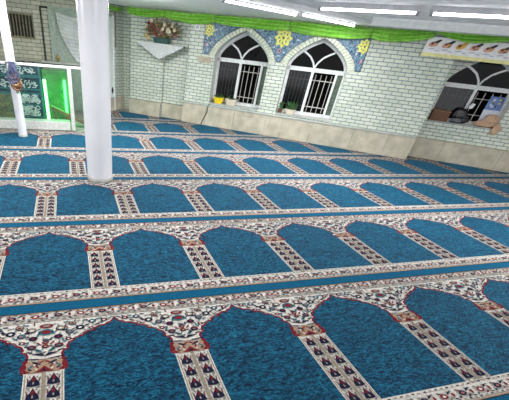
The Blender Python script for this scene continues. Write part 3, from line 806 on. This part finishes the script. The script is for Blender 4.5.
# ------------------------------------------------------------------ small things on the main wall
m = MB(); m.box(-.16, .17, -.02, -.002, 0, .125, 'plaque')
tag(m.build('stone_plaque', loc=WL(-.10, 0, 1.36), rz=A, bevel=.006), 'plain tan stone block set in the wall below the left mosaic spandrel', 'plaque')
t = thing('wall_socket', 'small pale blue socket high on the brick wall left of the mosaic', 'socket', WL(-.36, 0, 1.98), A)
m = MB(); m.box(-.06, .06, -.022, -.002, 0, .10, 'white_paint'); m.build('cover_plate', parent=t, bevel=.005)
m = MB(); m.box(-.035, .035, -.030, -.022, .02, .08, 'socket'); m.build('socket_face', parent=t, bevel=.004)
t = MB(); t.tube([tuple(WL(.22, -.085, .505)-WL(0, 0, 0)), tuple(WL(.17, -.082, .48)-WL(0, 0, 0)), tuple(WL(.15, -.072, .3)-WL(0, 0, 0)), tuple(WL(.07, -.072, .12)-WL(0, 0, 0)), tuple(WL(.03, -.075, .006)-WL(0, 0, 0))], .009, 'cable', 6)
tag(t.build('cable', smooth=True, loc=WL(0, 0, 0)), 'black cable running down the beige dado left of the yellow pot', 'cable')
t = MB(); pts = [(1.10, .40), (1.14, .355), (1.19, .35), (1.24, .37), (1.28, .345), (1.33, .355), (1.37, .39), (1.35, .40)]
t.tube([(s-1.1, 0, z-.35) for s, z in pts], .004, 'ink_taupe', 5)
tag(t.build('scribble', loc=WL(1.1, -.064, .35), rz=A), 'short curly scribble on the beige dado under the left arched window', 'scribble')

# pots on the window sills
def pot(s, off, z, r, h, mat, label, leaves, seed, sx=1.0, lh=.1, spread=1.0):
    t = thing('flower_pot', label, 'plant pot', WL(s, off, z), A, 'pots on the window sills')
    m = MB(); m.lathe([(r*.72, 0), (r*.92, h*.5), (r*.98, h*.86), (r*1.06, h*.86), (r*1.06, h), (r*.92, h), (r*.9, h*.85)], mat, n=30, sx=sx, sy=.8); m.build('pot', parent=t, smooth=True)
    m = MB(); m.lathe([(r*.89, h*.80), (r*.89, h*.90), (.01, h*.93)], 'soil', n=24, sx=sx, sy=.8); m.build('soil', parent=t, smooth=True)
    rnd = random.Random(seed); m = MB()
    for k in range(leaves):
        a = rnd.uniform(0, 2*PI); rr = rnd.uniform(.2, 1.0)*r*spread; tip = (math.cos(a)*rr*sx, math.sin(a)*rr*.6, h+rnd.uniform(.2, 1)*lh)
        b = (math.cos(a)*.008, math.sin(a)*.008, h*.85); m.tube([b, tip], .003, 'leaf', 4)
        for q in range(4):
            c0 = [b[i]+(tip[i]-b[i])*(.4+.2*q) for i in range(3)]; an = rnd.uniform(0, 2*PI); l = .028
            dx, dz = math.cos(an)*l, math.sin(an)*l*.6
            m.face([tuple(c0), (c0[0]+dx*.5-dz*.4, c0[1]-.01, c0[2]+dz*.5+dx*.4), (c0[0]+dx, c0[1]-.006, c0[2]+dz), (c0[0]+dx*.5+dz*.4, c0[1]-.01, c0[2]+dz*.5-dx*.4)], 'leaf')
    m.build('plant', parent=t)
pot(.37, .12, .533, .135, .13, 'pot_yellow', 'yellow flower pot at the left end of the left window sill', 14, 1, lh=.06)
pot(.70, .13, .533, .15, .13, 'pot_cream', 'wide cream flower pot beside the yellow pot on the left window sill', 10, 2, sx=1.05, lh=.04)
pot(2.20, .13, .533, .10, .10, 'pot_cream', 'small pale bowl with a bushy green plant on the second window sill', 60, 3, sx=1.3, lh=.18, spread=1.25)
pot(1.965, .09, .533, .055, .09, 'cardboard', 'small dark brown pot of greenery in the left corner of the second window sill', 36, 4, lh=.15, spread=1.1)

# things on the right window sill
SZ = .793
def WR(s, off, z): return WL(s, .45+off, z)
t = thing('cardboard_box', 'brown cardboard box at the left end of the right window sill', 'box', WR(5.40, .09, SZ), A)
m = MB(); m.box(-.17, .18, -.07, .09, 0, .19, 'cardboard'); m.build('body', parent=t, bevel=.004)
for (x0, x1, dz) in ((-.17, .015, .03), (.02, .18, .015)):
    m = MB(); m.face([(x0, -.07, .192), (x1, -.07, .192), (x1, .09, .192+dz), (x0, .09, .192+dz)], 'cardboard_top'); m.build('flap', parent=t, solid=.005)
m = MB(); m.blob((0, 0, .15), (.14, .055, .14), 'black_plastic', .10, 12, 4); m.blob((.10, .0, .09), (.12, .05, .085), 'black_plastic', .12, 12, 5)
for k, (x, z) in enumerate(((-.05, .30), (.02, .30))): m.tube([(x, 0, .2), (x+.05, -.02, z), (x+.12, 0, .2)], .008, 'black_plastic', 6)
tag(m.build('black_bag', smooth=True, loc=WR(5.80, .155, SZ+.0), rz=A), 'lumpy black plastic bag on the right window sill', 'bag')
m = MB(); m.blob((0, 0, .055), (.11, .035, .05), 'grey_plastic', .14, 12, 8); m.tube([(.08, -.01, .07), (.11, -.02, .10), (.13, -.02, .06)], .012, 'grey_plastic', 6)
tag(m.build('grey_bag', smooth=True, loc=WR(5.76, .03, SZ), rz=A), 'shiny dark grey plastic bag lying in front of the black bag', 'bag')
t = thing('white_scoop', 'white plastic piece with a curved handle sticking up from the black bag', 'scoop', WR(5.90, .07, SZ+.30), A)
m = MB(); m.prism([(-.03, .0), (.03, .01), (.055, .10), (.0, .11), (-.045, .05)], -.015, .015, 'white_paint', 'y'); m.build('blade', parent=t, bevel=.006)
m = MB(); m.tube([(-.045, 0, .10), (.0, -.01, .13), (.06, -.01, .135), (.10, 0, .10)], .007, 'cable', 6); m.build('handle', parent=t, smooth=True)
t = thing('beige_cloth', 'crumpled beige cloth lying over the right end of the right window sill', 'cloth', WR(6.33, .08, SZ), A)
m = MB(); m.blob((0, 0, .06), (.23, .06, .060), 'beige_cloth', .12, 14, 21); m.blob((.06, .03, .14), (.14, .06, .11), 'beige_cloth', .18, 14, 22)
m.build('folded_heap', parent=t, smooth=True)
m = MB(); m.blob((.19, -.11, -.005), (.07, .035, .11), 'beige_cloth', .2, 12, 23); m.build('hanging_corner', parent=t, smooth=True)
t = thing('calendar', 'blue and white calendar card leaning in the right window', 'calendar', WR(6.35, .19, SZ+.02), A)
m = MB(); m.face([(-.15, 0, 0), (.15, 0, 0), (.135, .0, .30), (-.165, 0, .30)], 'poster_white'); m.build('card', parent=t, solid=.004)
m = MB(); m.face([(-.165, -.004, .30), (.135, -.004, .30), (.115, -.004, .55), (-.165, -.004, .55)], 'poster_blue')
for k in range(9):
    a, b = random.Random(k).uniform(-.12, .08), random.Random(k+50).uniform(.36, .50); m.face([(x, -.008, z) for x, z in ell(a, b, .03, .018, 7, k)], ('poster_yellow', 'poster_white', 'leaf')[k % 3])
m.build('picture', parent=t)

# gilt cushion at the right edge
t = thing('floor_cushion', 'gold cushion with dark piping on the floor at the right edge', 'cushion', (9.47, 5.03, 0), R(-36))
m = MB(); m.blob((0, 0, .135), (.17, .12, .14), 'gold_fabric', .04, 12, 2); m.build('cover', parent=t, smooth=True)
m = MB(); m.tube([(-.15, -.10, .03), (-.17, -.1, .13), (-.10, -.1, .24), (.05, -.1, .27)], .012, 'bead_brown', 6); m.build('piping', parent=t, smooth=True)

# ------------------------------------------------------------------ left wall
YL = 10.4
t = thing('wall_vent', 'dark barred vent high in the left brick wall behind the thin column', 'vent', (-1.10, YL, 1.49))
m = MB(); m.box(-.60, .44, -.012, -.003, 0, .43, 'vent_dark'); m.build('opening', parent=t)
m = MB()
for a, b, c, d in ((-.62, .46, -.02, .02), (-.62, .46, .42, .45), (-.62, -.59, 0, .43), (.43, .46, 0, .43)): m.box(a, b, -.02, -.003, c, d, 'vent_bar')
m.build('frame', parent=t)
for k in range(14):
    x = -.56+k*.07
    m = MB(); m.prism([(x, .02), (x+.022, .02), (x+.032, .42), (x+.01, .42)], -.024, -.013, 'vent_bar', 'y'); m.build('bar', parent=t)
m = MB(); m.tube([(.20, -.03, 1.01), (.20, -.03, .0+1.01), (.0, -.03, 1.01)], .016, 'cable', 8); m.tube([(0, -.03, 0), (0, -.03, 1.02)], .018, 'cable', 8)
tag(m.build('wall_pipe', loc=(-.46, YL, 1.08)), 'thin black pipe bent at the top, left of the draped doorway', 'pipe')
# draped doorway
m = MB()
for a, b, c, d in ((-.30, -.16, 0, 2.12), (.72, .80, 0, 2.12), (-.16, .72, 2.06, 2.12)): m.box(a, b, -.05, -.003, c, d, 'door_frame_green')
m.box(-.16, .72, -.010, -.003, 0, 2.06, 'door_frame_green')
d1 = struct(m.build('door_1', loc=(0, YL, 0)))
m = MB(); n = 20
def cur(u, v):
    # hangs from the lintel, gathered away to the right
    x = -.13+.85*u+v*v*.42*(1-u); z = 2.04-.95*v-.08*math.sin(u*PI)*(1-v)
    return (x, -.03-.010*math.sin(u*9+v*3), z)
for i in range(n):
    for j in range(12): m.face([cur(i/n, j/12), cur(i/n, (j+1)/12), cur((i+1)/n, (j+1)/12), cur((i+1)/n, j/12)], 'curtain')
o = m.build('door_curtain', smooth=True, solid=.004, loc=(0, YL-.02, 0)); tag(o, 'pale grey-white curtain drawn aside in the doorway of the left wall', 'curtain')
t = thing('brass_ornament', 'small brass ornament on the ledge below the curtain', 'ornament', (-.17, YL-.12, 1.08))
m = MB(); m.lathe([(.03, 0), (.035, .01), (.012, .03), (.035, .06), (.03, .10), (.008, .13)], 'brass', n=14); m.build('body', parent=t, smooth=True)
m = MB(); m.lathe([(.006, .13), (.012, .145), (.002, .16)], 'brass', n=10); m.build('finial', parent=t, smooth=True)
m = MB(); m.box(-.60, .80, -.22, -.055, 0, .04, 'marble_grey')
struct(m.build('trim_5', loc=(0, YL, 1.035)))
# pale door on the short angled wall
m = MB(); m.box(.0, .40, -.03, -.002, .0, 2.06, 'door_pale'); m.box(.38, .43, -.045, -.002, 0, 2.10, 'white_paint')
d = struct(m.build('door_2', loc=(.95, 10.4, 0), rz=R(49)))
m = MB(); m.prism([(.30, .58), (.335, .50), (.30, .42), (.265, .50)], -.05, -.03, 'cable', 'y'); m.build('door_handle', parent=d)
m = MB(); m.tube([(0, 0, 0), (0, 0, .72)], .018, 'vent_bar', 8)
tag(m.build('conduit', loc=(1.29, 10.73, 1.46)), 'short vertical metal conduit above and beside the pale door, right of the thick column', 'pipe')

# ------------------------------------------------------------------ glass-screened mihrab
EY = 8.06
t = thing('glass_screen', 'glass screen with a white top rail and post on a white plinth, left side', 'screen', (0, EY, 0))
m = MB(); m.box(-3.2, -.02, 0, .25, 0, .165, 'plinth_grey'); m.build('plinth', parent=t, bevel=.006)
m = MB(); m.box(-3.2, .34, -.01, .04, 1.125, 1.165, 'white_paint'); m.build('top_rail', parent=t, bevel=.006)
for x in (.0, -1.9):
    m = MB(); z0 = .0 if x == 0 else .166
    m.box(x+.01, x+.085, -.012 if x == 0 else .0, .05, z0, 1.125, 'plinth_grey'); m.build('post', parent=t, bevel=.006)
for x0, x1, z0 in ((-3.2, -1.9, .166), (-1.81, -.0, .166), (.09, .34, .0)):
    m = MB(); m.box(x0, x1, .010, .020, z0, 1.125, 'glass_screen'); m.build('glass_panel', parent=t)
# tiled mihrab block
t = thing('tiled_wall_block', 'low wall faced with dark blue and white patterned tiles behind the glass screen', 'tiled wall', (0, 9.0, 0))
m = MB(); m.box(-3.6, -.56, 0, 1.395, -.015, 1.05, 'mosaic_script'); m.build('tiled_body', parent=t)
m = MB(); rnd = random.Random(9)
for z0, z1 in ((.09, .29), (.33, .51), (.63, .82), (.89, 1.03)):
    for k in range(75):
        x = rnd.uniform(-2.6, -.66) if z0 > .5 else rnd.uniform(-1.13, -.66); z = rnd.uniform(z0+.03, z1-.03); a0 = rnd.uniform(0, 6.28); r_a = rnd.uniform(.03, .06)
        pts = [(x+r_a*math.cos(a0+q*.7), z+r_a*.7*math.sin(a0+q*.7)) for q in range(5)]
        pts = [(px, min(max(pz, z0), z1)) for px, pz in pts]
        for p_, q_ in zip(pts, pts[1:]):
            d_ = Vector((q_[0]-p_[0], q_[1]-p_[1]))
            if d_.length < .004: continue
            d_ = d_.normalized()*.0085
            m.face([(p_[0]+d_.y, -.004-.0002*(k % 4), p_[1]-d_.x), (q_[0]+d_.y, -.004-.0002*(k % 4), q_[1]-d_.x), (q_[0]-d_.y, -.004-.0002*(k % 4), q_[1]+d_.x), (p_[0]-d_.y, -.004-.0002*(k % 4), p_[1]+d_.x)], 'mosaic_white')
m.build('white_tracery', parent=t)
m = MB()
for z in (.06, .30, .52, .60, .83, .86): m.box(-3.6, -.56, -.006, -.0005, z, z+.022, 'mosaic_teal')
m.box(-.60, -.56, -.007, -.0005, 0, 1.05, 'mosaic_teal')
m.build('teal_bands', parent=t)
m = MB(); m.box(-2.3, -1.22, -.012, -.0065, -.0, .50, 'mosaic_gold')
for a, b in ((-2.34, -2.30), (-1.22, -1.18)): m.box(a, b, -.014, -.0065, 0, .54, 'mosaic_teal')
m.box(-2.3, -1.22, -.014, -.0065, .50, .54, 'mosaic_teal'); m.build('gold_panel', parent=t)
m = MB(); m.box(-3.6, -.54, -.02, 1.38, 1.05, 1.075, 'marble_grey'); m.build('coping', parent=t)
m = MB(); pts = [(-1.0+.06*k, .02*math.sin(k*1.7), .012+.022*abs(math.sin(k*.9))) for k in range(9)]
m.tube(pts, .010, 'cable', 6); m.tube([(x+.05, y+.06, z) for x, y, z in pts[::-1]], .008, 'cable', 6)
tag(m.build('loose_cable', smooth=True, loc=(-.05, 9.14, 1.076)), 'tangled dark cable lying on top of the tiled low wall', 'cable')
def neon(x, y, z0, z1, mat, label):
    t = thing('green_neon_tube', label, 'neon light', (x, y, z0), 0, 'upright green neon tubes behind the glass')
    m = MB(); m.tube([(0, 0, .03), (0, 0, z1-z0-.02)], .030, mat, 12); m.build('tube', parent=t, smooth=True)
    for z in (0, z1-z0-.025):
        m = MB(); m.tube([(0, 0, z), (0, 0, z+.03)], .033, 'cap_grey', 10); m.build('end_cap', parent=t, smooth=True)
neon(-.49, 9.0, .0, .84, 'neon_hot', 'glaring white-green neon tube beside the blue tiles')
neon(-.07, 9.05, .14, .84, 'neon_soft', 'pure green neon tube nearest to the white post')
m = MB(); m.box(-.04, .04, 0, .04, 0, .14, 'wood_brown'); 
tag(m.build('wooden_block', loc=(-.07, 9.03, -.0)), 'small wooden block carrying the right green neon tube', 'block')
area((-.46, 9.06, .45), .06, .8, 5, (.02, 1, .08), (R(90), 0, R(90)))
area((-.10, 9.10, .48), .06, .7, 5, (.02, 1, .08), (R(90), 0, R(-60)))
area((-.28, 9.02, .48), .4, .8, 5, (.02, 1, .08), (R(-90), 0, 0))  # added green fill light between the two neon tubes
m = MB(); m.box(-.54, .02, 9.34, 9.40, 0, .98, 'neon_reflector'); m.box(-.02, .02, 9.10, 9.34, 0, .98, 'neon_reflector')  # panel added to reflect the green of the neon
for k in range(3): m.box(-.50+.17*k, -.38+.17*k, 9.325, 9.34, .10, .90, 'neon_reflector')
tag(m.build('reflector_niche'), 'added niche panel that reflects green behind the two neon tubes', 'niche')
# sloping plank by the post
t = thing('wooden_plank', 'dark wooden plank sloping down to the floor behind the glass post', 'plank', (0, 8.42, 0))
m = MB(); m.prism([(-.38, .34), (.42, .0), (.42, .05), (-.38, .40)], .0, .16, 'wood_brown', 'y'); m.build('board', parent=t)
m = MB(); m.box(-.34, -.29, .04, .12, 0, .32, 'wood_brown'); m.build('support', parent=t)

# ------------------------------------------------------------------ camera
cam = bpy.data.cameras.new('camera'); co = bpy.data.objects.new('camera', cam); C.objects.link(co)
fw = Vector((0.24782404, 0.75815975, -0.60313932)); r_ = Vector((0.96498414, -0.24841268, 0.08424218)); u_ = Vector((0.08595843, 0.60289712, 0.79317477))
M = Matrix(((r_.x, u_.x, -fw.x, 0), (r_.y, u_.y, -fw.y, 0), (r_.z, u_.z, -fw.z, 1.76579), (0, 0, 0, 1)))
co.matrix_world = M
cam.sensor_width = 36; cam.lens = 331.333/509*36; cam.shift_x = 83.4595/509; cam.shift_y = 90.4018/509; cam.clip_start = .05
sc = bpy.context.scene; sc.camera = co
sc.view_settings.view_transform = 'Standard'; sc.view_settings.look = 'None'; sc.view_settings.gamma = 1; sc.view_settings.exposure = 0
